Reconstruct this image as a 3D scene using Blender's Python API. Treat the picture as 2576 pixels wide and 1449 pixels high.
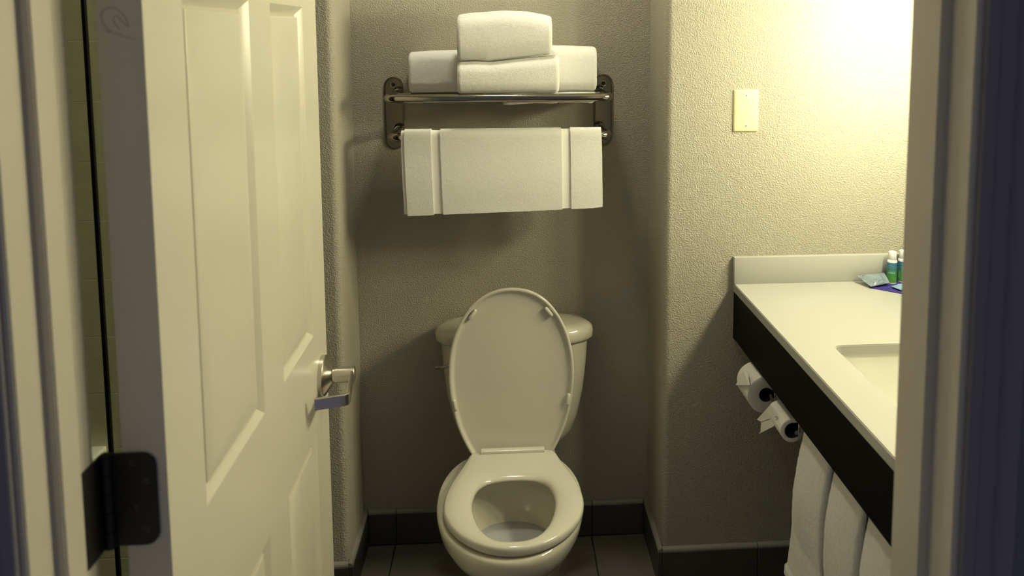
import bpy, bmesh, math, random
from mathutils import Vector, Matrix, noise

# ---------------------------------------------------------------- scene, camera, light
scene = bpy.context.scene
for o in list(bpy.data.objects):
    bpy.data.objects.remove(o, do_unlink=True)
COL = scene.collection

vs = scene.view_settings
vs.view_transform = 'Standard'
vs.look = 'None'
vs.gamma = 1.0
vs.use_curve_mapping = False
vs.exposure = 0.10

FPX = 2100.0                       # focal length in pixels of a 2576 x 1449 frame
cam_data = bpy.data.cameras.new('camera')
cam = bpy.data.objects.new('camera', cam_data)
COL.objects.link(cam)
cam_data.sensor_fit = 'HORIZONTAL'
cam_data.sensor_width = 36.0
cam_data.lens = FPX * 36.0 / 2576.0
cam_data.shift_x = -(1419.0 - 1288.0) / 2576.0
cam_data.shift_y = -(724.5 - 300.7) / 2576.0
cam_data.clip_start = 0.02
cam_data.clip_end = 50
yaw, pitch, roll = 0.0715436, 0.1031719, 0.0028899
fw = Vector((math.sin(yaw) * math.cos(pitch), math.cos(yaw) * math.cos(pitch), -math.sin(pitch)))
rt = Vector((math.cos(yaw), -math.sin(yaw), 0))
dn = fw.cross(rt)
r2 = math.cos(roll) * rt + math.sin(roll) * dn
d2 = -math.sin(roll) * rt + math.cos(roll) * dn
m = Matrix.Identity(4)
for i in range(3):
    m[i][0] = r2[i]; m[i][1] = -d2[i]; m[i][2] = -fw[i]
m[0][3], m[1][3], m[2][3] = 0, 0, 1.6
cam.matrix_world = m
cam_data.dof.use_dof = True
cam_data.dof.focus_distance = 2.35
cam_data.dof.aperture_fstop = 4.6
scene.camera = cam

world = bpy.data.worlds.new('world')
scene.world = world
world.use_nodes = True
bg = world.node_tree.nodes['Background']
bg.inputs[0].default_value = (0.76, 0.78, 1.0, 1)
bg.inputs[1].default_value = 0.125

LAMP_COL = (1.0, 0.955, 0.63)      # warm lamp colour
VANITY_W = 112.0                   # emission of the vanity lamp glass
CEIL_W = 112.0                      # emission of the ceiling lamp glass

# ---------------------------------------------------------------- materials
def new_mat(name):
    mt = bpy.data.materials.new(name)
    mt.use_nodes = True
    nt = mt.node_tree
    return mt, nt, nt.nodes['Principled BSDF']

def tex_coord(nt, kind='Object'):
    n = nt.nodes.new('ShaderNodeNewGeometry') if kind == 'Position' else nt.nodes.new('ShaderNodeTexCoord')
    return n.outputs['Position'] if kind == 'Position' else n.outputs[kind]

def noise_node(nt, scale, detail=3, rough=0.55, coord=None):
    n = nt.nodes.new('ShaderNodeTexNoise')
    n.inputs['Scale'].default_value = scale
    n.inputs['Detail'].default_value = detail
    n.inputs['Roughness'].default_value = rough
    if coord is not None:
        nt.links.new(coord, n.inputs['Vector'])
    return n

def simple(name, col, rough=0.5, metal=0.0, bump=0.0, bscale=200, bdist=0.001, var=0.0, vscale=6,
           spec=0.5, coat=0.0, sheen=0.0):
    mt, nt, b = new_mat(name)
    b.inputs['Base Color'].default_value = (*col, 1)
    b.inputs['Roughness'].default_value = rough
    b.inputs['Metallic'].default_value = metal
    b.inputs['Specular IOR Level'].default_value = spec
    if coat:
        b.inputs['Coat Weight'].default_value = coat
        b.inputs['Coat Roughness'].default_value = 0.06
    if sheen:
        b.inputs['Sheen Weight'].default_value = sheen
        b.inputs['Sheen Roughness'].default_value = 0.6
    pos = tex_coord(nt, 'Position')
    if var:
        n = noise_node(nt, vscale, 4, 0.6, pos)
        r = nt.nodes.new('ShaderNodeValToRGB')
        r.color_ramp.elements[0].position = 0.3
        r.color_ramp.elements[1].position = 0.7
        r.color_ramp.elements[0].color = (*[c * (1 - var) for c in col], 1)
        r.color_ramp.elements[1].color = (*[min(1, c * (1 + var)) for c in col], 1)
        nt.links.new(n.outputs['Fac'], r.inputs['Fac'])
        nt.links.new(r.outputs['Color'], b.inputs['Base Color'])
    if bump:
        n = noise_node(nt, bscale, 2, 0.5, pos)
        bp = nt.nodes.new('ShaderNodeBump')
        bp.inputs['Strength'].default_value = bump
        bp.inputs['Distance'].default_value = bdist
        nt.links.new(n.outputs['Fac'], bp.inputs['Height'])
        nt.links.new(bp.outputs['Normal'], b.inputs['Normal'])
    return mt

def orange_peel(name, col):
    mt, nt, b = new_mat(name)
    b.inputs['Roughness'].default_value = 0.62
    pos = tex_coord(nt, 'Position')
    n0 = noise_node(nt, 2.5, 3, 0.5, pos)
    r0 = nt.nodes.new('ShaderNodeValToRGB')
    r0.color_ramp.elements[0].color = (*[c * 0.95 for c in col], 1)
    r0.color_ramp.elements[1].color = (*[c * 1.05 for c in col], 1)
    nt.links.new(n0.outputs['Fac'], r0.inputs['Fac'])
    nt.links.new(r0.outputs['Color'], b.inputs['Base Color'])
    n1 = noise_node(nt, 270, 2.5, 0.55, pos)
    r1 = nt.nodes.new('ShaderNodeValToRGB')
    r1.color_ramp.elements[0].position = 0.40
    r1.color_ramp.elements[1].position = 0.66
    nt.links.new(n1.outputs['Fac'], r1.inputs['Fac'])
    n2 = noise_node(nt, 620, 2, 0.5, pos)
    ad = nt.nodes.new('ShaderNodeMath'); ad.operation = 'MULTIPLY_ADD'
    nt.links.new(n2.outputs['Fac'], ad.inputs[0]); ad.inputs[1].default_value = 0.35
    nt.links.new(r1.outputs['Color'], ad.inputs[2])
    bp = nt.nodes.new('ShaderNodeBump')
    bp.inputs['Strength'].default_value = 0.75
    bp.inputs['Distance'].default_value = 0.0020
    nt.links.new(ad.outputs[0], bp.inputs['Height'])
    nt.links.new(bp.outputs['Normal'], b.inputs['Normal'])
    return mt

def terry(name, col):
    mt, nt, b = new_mat(name)
    b.inputs['Roughness'].default_value = 0.95
    b.inputs['Specular IOR Level'].default_value = 0.1
    b.inputs['Sheen Weight'].default_value = 0.25
    b.inputs['Sheen Roughness'].default_value = 0.5
    pos = tex_coord(nt, 'Position')
    n1 = noise_node(nt, 520, 4, 0.7, pos)
    n2 = noise_node(nt, 42, 2, 0.5, pos)
    r = nt.nodes.new('ShaderNodeValToRGB')
    r.color_ramp.elements[0].position = 0.3
    r.color_ramp.elements[1].position = 0.65
    r.color_ramp.elements[0].color = (*[c * 0.86 for c in col], 1)
    r.color_ramp.elements[1].color = (*col, 1)
    nt.links.new(n1.outputs['Fac'], r.inputs['Fac'])
    nt.links.new(r.outputs['Color'], b.inputs['Base Color'])
    ad = nt.nodes.new('ShaderNodeMath'); ad.operation = 'MULTIPLY_ADD'
    nt.links.new(n2.outputs['Fac'], ad.inputs[0]); ad.inputs[1].default_value = 0.3
    nt.links.new(n1.outputs['Fac'], ad.inputs[2])
    bp = nt.nodes.new('ShaderNodeBump')
    bp.inputs['Strength'].default_value = 0.9
    bp.inputs['Distance'].default_value = 0.0024
    nt.links.new(ad.outputs[0], bp.inputs['Height'])
    nt.links.new(bp.outputs['Normal'], b.inputs['Normal'])
    return mt

def emissive(name, col, strength):
    mt, nt, b = new_mat(name)
    b.inputs['Base Color'].default_value = (0.9, 0.88, 0.8, 1)
    b.inputs['Emission Color'].default_value = (*col, 1)
    b.inputs['Emission Strength'].default_value = strength
    return mt

M = {}
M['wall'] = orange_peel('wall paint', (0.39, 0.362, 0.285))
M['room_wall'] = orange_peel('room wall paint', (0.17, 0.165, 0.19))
M['ceiling'] = simple('ceiling paint', (0.42, 0.40, 0.36), 0.8)
M['door'] = simple('door paint', (0.60, 0.565, 0.465), 0.30, bump=0.05, bscale=90, bdist=0.0006)
M['frame'] = simple('frame paint', (0.56, 0.52, 0.43), 0.35)
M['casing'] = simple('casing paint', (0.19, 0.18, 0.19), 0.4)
M['bronze'] = simple('dark bronze', (0.014, 0.012, 0.010), 0.5, 0.3, bump=0.1, bscale=400, bdist=0.0003)
M['bronze_screw'] = simple('dark bronze screw', (0.06, 0.053, 0.045), 0.4, 0.6)
M['nickel'] = simple('brushed nickel', (0.62, 0.58, 0.52), 0.26, 1.0)
M['chrome'] = simple('chrome', (0.78, 0.75, 0.70), 0.10, 1.0)
M['smoke_chrome'] = simple('smoky polished steel', (0.32, 0.295, 0.25), 0.12, 1.0)
M['plate_dark_reflection'] = simple('rack steel with dark reflection', (0.14, 0.125, 0.098), 0.16, 1.0)  # rack metal darkened: the plates' dark reflection is put into the colour
M['black_hole'] = simple('black recess', (0.004, 0.004, 0.004), 0.9)
M['porcelain'] = simple('porcelain', (0.58, 0.555, 0.455), 0.10, coat=0.4)
M['seat'] = simple('seat plastic', (0.57, 0.545, 0.465), 0.13)
M['water'] = simple('water', (0.42, 0.43, 0.44), 0.03)
M['floor_tile'] = simple('floor tile', (0.15, 0.135, 0.118), 0.42, bump=0.15, bscale=60, bdist=0.001, var=0.15, vscale=7)
M['base_tile'] = simple('base tile', (0.062, 0.056, 0.049), 0.45, bump=0.12, bscale=60, bdist=0.001, var=0.12, vscale=9)
M['base_cap'] = simple('base cap', (0.24, 0.225, 0.20), 0.45)
M['grout'] = simple('grout', (0.03, 0.027, 0.024), 0.9)
M['shower_tile'] = simple('shower tile', (0.68, 0.64, 0.47), 0.14, var=0.05, vscale=30)
M['shower_grout'] = simple('shower grout', (0.78, 0.75, 0.60), 0.8)
M['black_seal'] = simple('black seal', (0.004, 0.004, 0.004), 0.6)
M['counter'] = simple('counter top', (0.39, 0.388, 0.355), 0.22)
M['sink'] = simple('sink porcelain', (0.74, 0.73, 0.66), 0.09)
M['apron'] = simple('dark wood', (0.0035, 0.003, 0.0028), 0.6, bump=0.1, bscale=80, bdist=0.0004, spec=0.08)
M['towel'] = terry('white terry', (0.88, 0.865, 0.82))
M['weave'] = simple('flat weave', (0.84, 0.82, 0.76), 0.85, bump=0.35, bscale=900, bdist=0.0008, sheen=0.2)
M['paper'] = simple('toilet paper', (0.66, 0.64, 0.61), 0.95, bump=0.25, bscale=350, bdist=0.0008)
M['plate'] = simple('almond plastic', (0.74, 0.65, 0.36), 0.38)
M['screw_white'] = simple('almond screw', (0.85, 0.80, 0.68), 0.35)
M['white_plastic'] = simple('white plastic', (0.70, 0.70, 0.68), 0.3)
M['mat_blue'] = simple('indigo cloth', (0.024, 0.016, 0.185), 0.75, bump=0.2, bscale=600, bdist=0.0005)
M['letter'] = simple('white print', (0.55, 0.66, 0.52), 0.5)
M['white_ledge'] = simple('white ceramic', (0.85, 0.85, 0.82), 0.15)
M['pencil'] = simple('faint pencil', (0.42, 0.39, 0.33), 0.6)
M['lamp'] = emissive('vanity lamp glass', LAMP_COL, VANITY_W)
M['ceil_lamp'] = emissive('ceiling lamp glass', (1.0, 0.955, 0.74), CEIL_W)

def glass_mat():
    mt = bpy.data.materials.new('clear glass'); mt.use_nodes = True
    nt = mt.node_tree; nt.nodes.clear()
    out = nt.nodes.new('ShaderNodeOutputMaterial'); mix = nt.nodes.new('ShaderNodeMixShader')
    tr_ = nt.nodes.new('ShaderNodeBsdfTransparent'); gl = nt.nodes.new('ShaderNodeBsdfGlossy')
    tr_.inputs['Color'].default_value = (0.95, 0.98, 0.92, 1)
    gl.inputs['Roughness'].default_value = 0.02
    mix.inputs[0].default_value = 0.07
    nt.links.new(tr_.outputs[0], mix.inputs[1]); nt.links.new(gl.outputs[0], mix.inputs[2])
    nt.links.new(mix.outputs[0], out.inputs[0])
    return mt
M['glass'] = glass_mat()

def gradient_label():
    mt, nt, b = new_mat('bottle print')
    b.inputs['Roughness'].default_value = 0.35
    tc = tex_coord(nt, 'Object')
    sp = nt.nodes.new('ShaderNodeSeparateXYZ')
    nt.links.new(tc, sp.inputs[0])
    mr = nt.nodes.new('ShaderNodeMapRange')
    mr.inputs['From Min'].default_value = 0.004
    mr.inputs['From Max'].default_value = 0.062
    nt.links.new(sp.outputs['Z'], mr.inputs['Value'])
    r = nt.nodes.new('ShaderNodeValToRGB')
    e = r.color_ramp.elements
    e[0].position = 0.0; e[0].color = (0.085, 0.26, 0.035, 1)
    e[1].position = 1.0; e[1].color = (0.04, 0.15, 0.34, 1)
    a = e.new(0.40); a.color = (0.04, 0.20, 0.05, 1)
    a = e.new(0.68); a.color = (0.035, 0.16, 0.17, 1)
    nt.links.new(mr.outputs[0], r.inputs['Fac'])
    v = nt.nodes.new('ShaderNodeTexVoronoi')
    v.inputs['Scale'].default_value = 110
    nt.links.new(tc, v.inputs['Vector'])
    w = nt.nodes.new('ShaderNodeMath'); w.operation = 'SINE'
    w2 = nt.nodes.new('ShaderNodeMath'); w2.operation = 'MULTIPLY'; w2.inputs[1].default_value = 17
    nt.links.new(v.outputs['Distance'], w2.inputs[0]); nt.links.new(w2.outputs[0], w.inputs[0])
    rr = nt.nodes.new('ShaderNodeValToRGB')
    rr.color_ramp.elements[0].position = 0.82; rr.color_ramp.elements[0].color = (1, 1, 1, 1)
    rr.color_ramp.elements[1].position = 0.98; rr.color_ramp.elements[1].color = (0.35, 0.4, 0.5, 1)
    nt.links.new(w.outputs[0], rr.inputs['Fac'])
    mx = nt.nodes.new('ShaderNodeMix'); mx.data_type = 'RGBA'; mx.blend_type = 'MULTIPLY'
    mx.inputs['Factor'].default_value = 0.8
    nt.links.new(r.outputs['Color'], mx.inputs['A']); nt.links.new(rr.outputs['Color'], mx.inputs['B'])
    nt.links.new(mx.outputs['Result'], b.inputs['Base Color'])
    return mt
M['bottle_print'] = gradient_label()

def packet_mat(name, base, dark, scale):
    mt, nt, b = new_mat(name)
    b.inputs['Roughness'].default_value = 0.3
    tc = tex_coord(nt, 'Object')
    v = nt.nodes.new('ShaderNodeTexVoronoi'); v.inputs['Scale'].default_value = scale
    nt.links.new(tc, v.inputs['Vector'])
    w = nt.nodes.new('ShaderNodeMath'); w.operation = 'SINE'
    w2 = nt.nodes.new('ShaderNodeMath'); w2.operation = 'MULTIPLY'; w2.inputs[1].default_value = 14
    nt.links.new(v.outputs['Distance'], w2.inputs[0]); nt.links.new(w2.outputs[0], w.inputs[0])
    n = noise_node(nt, 28, 2, 0.5, tc)
    mu = nt.nodes.new('ShaderNodeMath'); mu.operation = 'MULTIPLY'
    nt.links.new(w.outputs[0], mu.inputs[0]); nt.links.new(n.outputs['Fac'], mu.inputs[1])
    r = nt.nodes.new('ShaderNodeValToRGB')
    r.color_ramp.elements[0].position = 0.47; r.color_ramp.elements[0].color = (*base, 1)
    r.color_ramp.elements[1].position = 0.56; r.color_ramp.elements[1].color = (*dark, 1)
    nt.links.new(mu.outputs[0], r.inputs['Fac'])
    nt.links.new(r.outputs['Color'], b.inputs['Base Color'])
    return mt
M['packet'] = packet_mat('pale blue packet', (0.17, 0.215, 0.25), (0.02, 0.028, 0.05), 120)
M['packet2'] = packet_mat('blue packet', (0.20, 0.30, 0.44), (0.03, 0.05, 0.12), 90)
M['packet3'] = packet_mat('grey packet', (0.24, 0.25, 0.36), (0.03, 0.03, 0.06), 70)

# ---------------------------------------------------------------- mesh helpers
def obj(name, bm, mat, parent=None, smooth=True, angle=40, label=None):
    bmesh.ops.recalc_face_normals(bm, faces=bm.faces)
    me = bpy.data.meshes.new(name)
    bm.to_mesh(me); bm.free()
    if smooth:
        for p in me.polygons: p.use_smooth = True
        try:
            me.set_sharp_from_angle(angle=math.radians(angle))
        except Exception:
            pass
    me.materials.append(mat)
    o = bpy.data.objects.new(name, me)
    COL.objects.link(o)
    if parent is not None:
        o.parent = parent
        o.matrix_parent_inverse = Matrix.Translation(-Vector(parent.location)) if parent.type == 'EMPTY' else Matrix.Identity(4)
    if label: o['label'] = label
    return o

def empty(name, loc):
    e = bpy.data.objects.new(name, None)
    e.empty_display_size = 0.05
    e.location = loc
    COL.objects.link(e)
    return e

def tag(o, label, cat, group=None, kind=None):
    o['label'] = label; o['category'] = cat
    if group: o['group'] = group
    if kind: o['kind'] = kind
    return o

def add_box(bm, x0, x1, y0, y1, z0, z1, bev=0.0, seg=2):
    vs_ = [bm.verts.new((x, y, z)) for x in (x0, x1) for y in (y0, y1) for z in (z0, z1)]
    idx = [(0, 1, 3, 2), (4, 6, 7, 5), (0, 4, 5, 1), (2, 3, 7, 6), (0, 2, 6, 4), (1, 5, 7, 3)]
    fs = [bm.faces.new([vs_[i] for i in f]) for f in idx]
    if bev:
        es = list({e for f in fs for e in f.edges})
        bmesh.ops.bevel(bm, geom=es, offset=bev, segments=seg, affect='EDGES', profile=0.5)
    return bm

def box(x0, x1, y0, y1, z0, z1, bev=0.0, seg=2):
    return add_box(bmesh.new(), x0, x1, y0, y1, z0, z1, bev, seg)

def add_loft(bm, rings, cap0=True, cap1=True, closed=True):
    rv = [[bm.verts.new(p) for p in r] for r in rings]
    n = len(rings[0])
    for a, b in zip(rv[:-1], rv[1:]):
        for i in range(n if closed else n - 1):
            j = (i + 1) % n
            bm.faces.new((a[i], a[j], b[j], b[i]))
    if cap0: bm.faces.new(rv[0])
    if cap1: bm.faces.new(list(reversed(rv[-1])))
    return bm

def loft(rings, cap0=True, cap1=True, closed=True):
    return add_loft(bmesh.new(), rings, cap0, cap1, closed)

def extrude_poly(pts, z0, z1, bm=None):
    bm = bm or bmesh.new()
    return add_loft(bm, [[(x, y, z0) for x, y in pts], [(x, y, z1) for x, y in pts]])

def add_tube(bm, path, r, n=14, caps=True):
    path = [Vector(p) for p in path]
    rings = []
    T = [(path[min(i + 1, len(path) - 1)] - path[max(i - 1, 0)]).normalized() for i in range(len(path))]
    up = Vector((0, 0, 1)) if abs(T[0].z) < 0.9 else Vector((1, 0, 0))
    u = T[0].cross(up).normalized()
    for p, t in zip(path, T):
        u = (u - t * u.dot(t)).normalized()
        v = t.cross(u)
        rr = r if not callable(r) else r(p)
        rings.append([p + u * math.cos(a) * rr + v * math.sin(a) * rr for a in [2 * math.pi * k / n for k in range(n)]])
    return add_loft(bm, rings, caps, caps)

def add_lathe(bm, origin, axis, prof, n=32, xdir=None):
    """prof: list of (distance along axis, radius)"""
    axis = Vector(axis).normalized(); origin = Vector(origin)
    u = Vector(xdir) if xdir else axis.cross(Vector((0, 0, 1)) if abs(axis.z) < 0.9 else Vector((1, 0, 0))).normalized()
    v = axis.cross(u)
    rings = [[origin + axis * d + (u * math.cos(a) + v * math.sin(a)) * max(r, 1e-5) for a in [2 * math.pi * k / n for k in range(n)]] for d, r in prof]
    return add_loft(bm, rings)

def arc(cx, cy, r, a0, a1, n):
    return [(cx + r * math.cos(a0 + (a1 - a0) * i / n), cy + r * math.sin(a0 + (a1 - a0) * i / n)) for i in range(n + 1)]

def rrect(cx, cy, hx, hy, r, n=6):
    P = math.pi
    return (arc(cx + hx - r, cy + hy - r, r, 0, P / 2, n) + arc(cx - hx + r, cy + hy - r, r, P / 2, P, n) +
            arc(cx - hx + r, cy - hy + r, r, P, 1.5 * P, n) + arc(cx + hx - r, cy - hy + r, r, 1.5 * P, 2 * P, n))

def catmull(pts, per=6, closed=True):
    out = []
    n = len(pts)
    rng = n if closed else n - 1
    for i in range(rng):
        if closed:
            p0, p1, p2, p3 = (pts[(i + k) % n] for k in (-1, 0, 1, 2))
        else:
            p0, p1, p2, p3 = (pts[min(max(i + k, 0), n - 1)] for k in (-1, 0, 1, 2))
        for s in range(per):
            t = s / per
            out.append(tuple(0.5 * (2 * b + (c - a) * t + (2 * a - 5 * b + 4 * c - d) * t * t + (3 * b - a - 3 * c + d) * t ** 3)
                             for a, b, c, d in zip(p0, p1, p2, p3)))
    if not closed: out.append(tuple(pts[-1]))
    return out

def interp(tab, x):
    if x <= tab[0][0]: return tab[0][1]
    for (a, va), (b, vb) in zip(tab[:-1], tab[1:]):
        if x <= b: return va + (vb - va) * (x - a) / (b - a)
    return tab[-1][1]

def fuzz(p, amp=0.0005, f=150.0):
    p = Vector(p)
    return p + noise.noise_vector(p * f) * amp + noise.noise_vector(p * 18) * amp * 1.3

# ---------------------------------------------------------------- the room shell
ZC = 2.44            # ceiling height
YB = 2.522           # back wall of the toilet alcove
YN = 2.264           # wall with the blank plate
XL, XR = -0.452, 0.444
RIGHT = 1.215

def struct(o, label, cat):
    return tag(o, label, cat, kind='structure')

# floor: grout bed with single tiles
fl = struct(obj('floor', box(-1.56, 1.30, 0.80, 2.66, -0.08, -0.003), M['grout'], smooth=False),
            'dark grey square tile floor around the toilet', 'floor')
xs = [-0.356 + 0.31 * k for k in range(-5, 7)]
ys = [2.508 - 0.31 * k for k in range(-1, 7)]
for i in range(len(xs) - 1):
    for j in range(len(ys) - 1):
        x0, x1 = max(xs[i], -1.5), min(xs[i + 1], 1.21)
        y1, y0 = min(ys[j], 2.512), max(ys[j + 1], 0.84)
        if x1 - x0 < 0.03 or y1 - y0 < 0.02: continue
        obj('tile', box(x0 + 0.0018, x1 - 0.0018, y0 + 0.0018, y1 - 0.0018, -0.012, 0.0, 0.0012, 1), M['floor_tile'], fl)

struct(obj('wall_back', box(XL - 0.16, XR + 0.16, YB, YB + 0.12, 0, ZC), M['wall'], smooth=False),
       'beige textured back wall of the toilet alcove', 'wall')
r_ = 0.019
pl = [(XL, YB + 0.001), (XL, YN + r_)] + arc(XL - r_, YN + r_, r_, 0, -math.pi / 2, 8)[1:] + [(-0.62, YN), (-0.62, YB + 0.001)]
struct(obj('wall_left', extrude_poly(pl, 0, ZC), M['wall'], angle=50), 'beige textured wall end with rounded corner left of the toilet', 'wall')
pr = [(XR, YB + 0.001), (XR, YN + r_)] + arc(XR + r_, YN + r_, r_, math.pi, 1.5 * math.pi, 8)[1:] + [(RIGHT + 0.1, YN), (RIGHT + 0.1, YB + 0.001)]
struct(obj('wall_right', extrude_poly(pr, 0, ZC), M['wall'], angle=50), 'brightly lit beige textured wall above the vanity counter', 'wall')
struct(obj('wall_vanity_side', box(RIGHT, RIGHT + 0.1, 0.985, YN - 0.001, 0, ZC), M['wall'], smooth=False),
       'beige side wall behind the vanity counter, hidden by the door frame', 'wall')
struct(obj('wall_shower_side', box(-1.6, -1.5, 0.985, 2.24, 0, ZC), M['wall'], smooth=False),
       'beige side wall at the far side of the shower', 'wall')
struct(obj('ceiling', box(-1.6, 1.32, 0.86, 2.66, ZC, ZC + 0.08), M['ceiling'], smooth=False), 'off-white bathroom ceiling out of frame', 'ceiling')

# tiled shower wall: tile by tile
sw = struct(obj('wall_shower', box(-1.5, -0.615, 2.2203, 2.60, 0, ZC), M['shower_grout'], smooth=False),
            'green-grey tiled shower wall seen through the gap beside the door', 'wall')
TS = 0.1557
tile_me = None
for rrow in range(16):
    z0 = 0.0262 - TS + TS * rrow + TS * 0.0
    off = 0
    for c in range(3):
        x0 = -1.498 + 0.294 * c
        za, zb = max(z0, 0.0) + 0.001, min(z0 + TS, ZC) - 0.001
        if zb - za < 0.02: continue
        obj('tile', box(x0 + 0.001, x0 + 0.292, 2.2195, 2.228, za, zb, 0.0012, 1), M['shower_tile'], sw)

# hotel-room side of the door wall
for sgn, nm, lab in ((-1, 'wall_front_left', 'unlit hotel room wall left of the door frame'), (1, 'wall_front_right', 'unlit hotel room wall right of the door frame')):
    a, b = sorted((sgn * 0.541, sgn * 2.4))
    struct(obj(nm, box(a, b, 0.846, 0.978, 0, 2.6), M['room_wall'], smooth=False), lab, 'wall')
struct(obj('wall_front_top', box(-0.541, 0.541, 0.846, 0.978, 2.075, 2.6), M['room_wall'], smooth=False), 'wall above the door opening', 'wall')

# door frame
def frame_side(s, nm, lab):
    pts = [(.49, .839), (.49, .888), (.478, .888), (.478, .929), (.49, .929), (.49, .979), (.541, .979), (.541, .839)]
    pts = [(s * x, y) for x, y in pts]
    bm = extrude_poly(pts, 0.0, 2.075)
    bmesh.ops.bevel(bm, geom=[e for e in bm.edges if abs(e.verts[0].co.z - e.verts[1].co.z) > 1], offset=0.0016, segments=2, affect='EDGES')
    o = struct(obj(nm, bm, M['frame'], angle=30), lab, 'door frame')
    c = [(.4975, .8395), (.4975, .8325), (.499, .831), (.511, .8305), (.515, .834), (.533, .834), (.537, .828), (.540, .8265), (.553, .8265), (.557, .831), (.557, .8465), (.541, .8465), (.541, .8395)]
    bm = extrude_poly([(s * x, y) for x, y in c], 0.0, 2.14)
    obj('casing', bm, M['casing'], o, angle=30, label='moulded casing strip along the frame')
    return o
tl = frame_side(-1, 'trim_1', 'beige painted metal door jamb with hinge, left side of the opening')
tr = frame_side(1, 'trim_2', 'dim beige painted door jamb in front of the vanity, right side')
struct(obj('trim_3', box(-0.54, 0.54, 0.84, 0.978, 2.04, 2.075, 0.002), M['frame']), 'beige door head above the opening', 'door frame')

# ---------------------------------------------------------------- baseboards: single tiles with pale caps
def base_run(name, axis, fixed, face, spans, label):
    """axis 'x': tiles run along X at Y=fixed, 'y': along Y at X=fixed; face is the direction the tile faces"""
    root = empty(name, (spans[0][0], fixed, 0) if axis == 'x' else (fixed, spans[0][0], 0))
    struct(root, label, 'baseboard')
    th = 0.0125
    for a, b in spans:
        a += 0.001; b -= 0.001
        f0, f1 = sorted((fixed, fixed + face * th))
        bm = box(a, b, f0, f1, 0.0, 0.1000, 0.001, 1) if axis == 'x' else box(f0, f1, a, b, 0.0, 0.1000, 0.001, 1)
        obj('tile', bm, M['base_tile'], root)
        prof = [(0, 0.1006), (th * 0.98, 0.1006), (th, 0.1045), (th * 0.86, 0.1085), (th * 0.6, 0.1110), (th * 0.25, 0.1125), (0, 0.1128)]
        if axis == 'x':
            rings = [[(q, fixed + face * d, z) for d, z in prof] for q in (a, b)]
        else:
            rings = [[(fixed + face * d, q, z) for d, z in prof] for q in (a, b)]
        obj('cap', loft(rings), M['base_cap'], root, angle=60, label='pale grey bullnose cap')
    return root
base_run('baseboard_back', 'x', YB, -1, [(XL + .013, -0.352), (-0.352, -0.042), (-0.042, 0.2666), (0.2666, XR - .013)], 'dark tile baseboard behind the toilet')
base_run('baseboard_left', 'y', XL, 1, [(YN - 0.0125, YB)], 'dark tile baseboard on the alcove side left of the toilet')
base_run('baseboard_right', 'y', XR, -1, [(YN - 0.0125, YB)], 'dark tile baseboard on the alcove side right of the toilet')
base_run('baseboard_vanity', 'x', YN, -1, [(XR, 0.726), (0.726, 1.036), (1.036, RIGHT)], 'dark tile baseboard under the vanity counter')
base_run('baseboard_door', 'x', YN, -1, [(-0.612, XL)], 'short dark tile baseboard beside the open door')

# ---------------------------------------------------------------- the door
XD = -0.4135                      # face of the door
HY, FY = 0.998, 1.890             # hinge edge and free edge
door = empty('door_1', (-0.44, HY, 0.01))
struct(door, 'open cream six-panel door with lever handle, hinged on the left', 'door')
cols = [(1.120, 1.402), (1.527, 1.768)]
rows = [(0.16, 0.735), (0.955, 1.655), (1.755, 1.94)]
bm = bmesh.new()
ysq = [HY, cols[0][0], cols[0][1], cols[1][0], cols[1][1], FY]
zsq = [0.012, rows[0][0], rows[0][1], rows[1][0], rows[1][1], rows[2][0], rows[2][1], 2.035]
grid = {}
for i, y in enumerate(ysq):
    for j, z in enumerate(zsq):
        grid[i, j] = bm.verts.new((XD, y, z))
for i in range(len(ysq) - 1):
    for j in range(len(zsq) - 1):
        if i in (1, 3) and j in (1, 3, 5): continue
        bm.faces.new((grid[i, j], grid[i + 1, j], grid[i + 1, j + 1], grid[i, j + 1]))
XB = XD - 0.0515
bk = [bm.verts.new((XB, y, z)) for y, z in ((HY, 0.012), (FY, 0.012), (FY, 2.035), (HY, 2.035))]
bm.faces.new(bk)
n_i, n_j = len(ysq) - 1, len(zsq) - 1
bm.faces.new([grid[0, j] for j in range(n_j + 1)] + [bk[3], bk[0]])
bm.faces.new([grid[n_i, j] for j in range(n_j + 1)] + [bk[2], bk[1]])
bm.faces.new([grid[i, 0] for i in range(n_i + 1)] + [bk[1], bk[0]])
bm.faces.new([grid[i, n_j] for i in range(n_i + 1)] + [bk[2], bk[3]])
obj('door_slab', bm, M['door'], door, smooth=False)
for (y0, y1) in cols:
    for (z0, z1) in rows:
        prof = [(0, 0), (0.002, -0.0010), (0.0165, -0.0128), (0.0200, -0.0133), (0.0215, -0.0060), (0.0255, -0.0046), (0.052, -0.0020)]
        rings = [[(XD + d, y0 + s, z0 + s), (XD + d, y1 - s, z0 + s), (XD + d, y1 - s, z1 - s), (XD + d, y0 + s, z1 - s)] for s, d in prof]
        obj('raised_panel', loft(rings, cap0=False), M['door'], door, angle=25)

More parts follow.
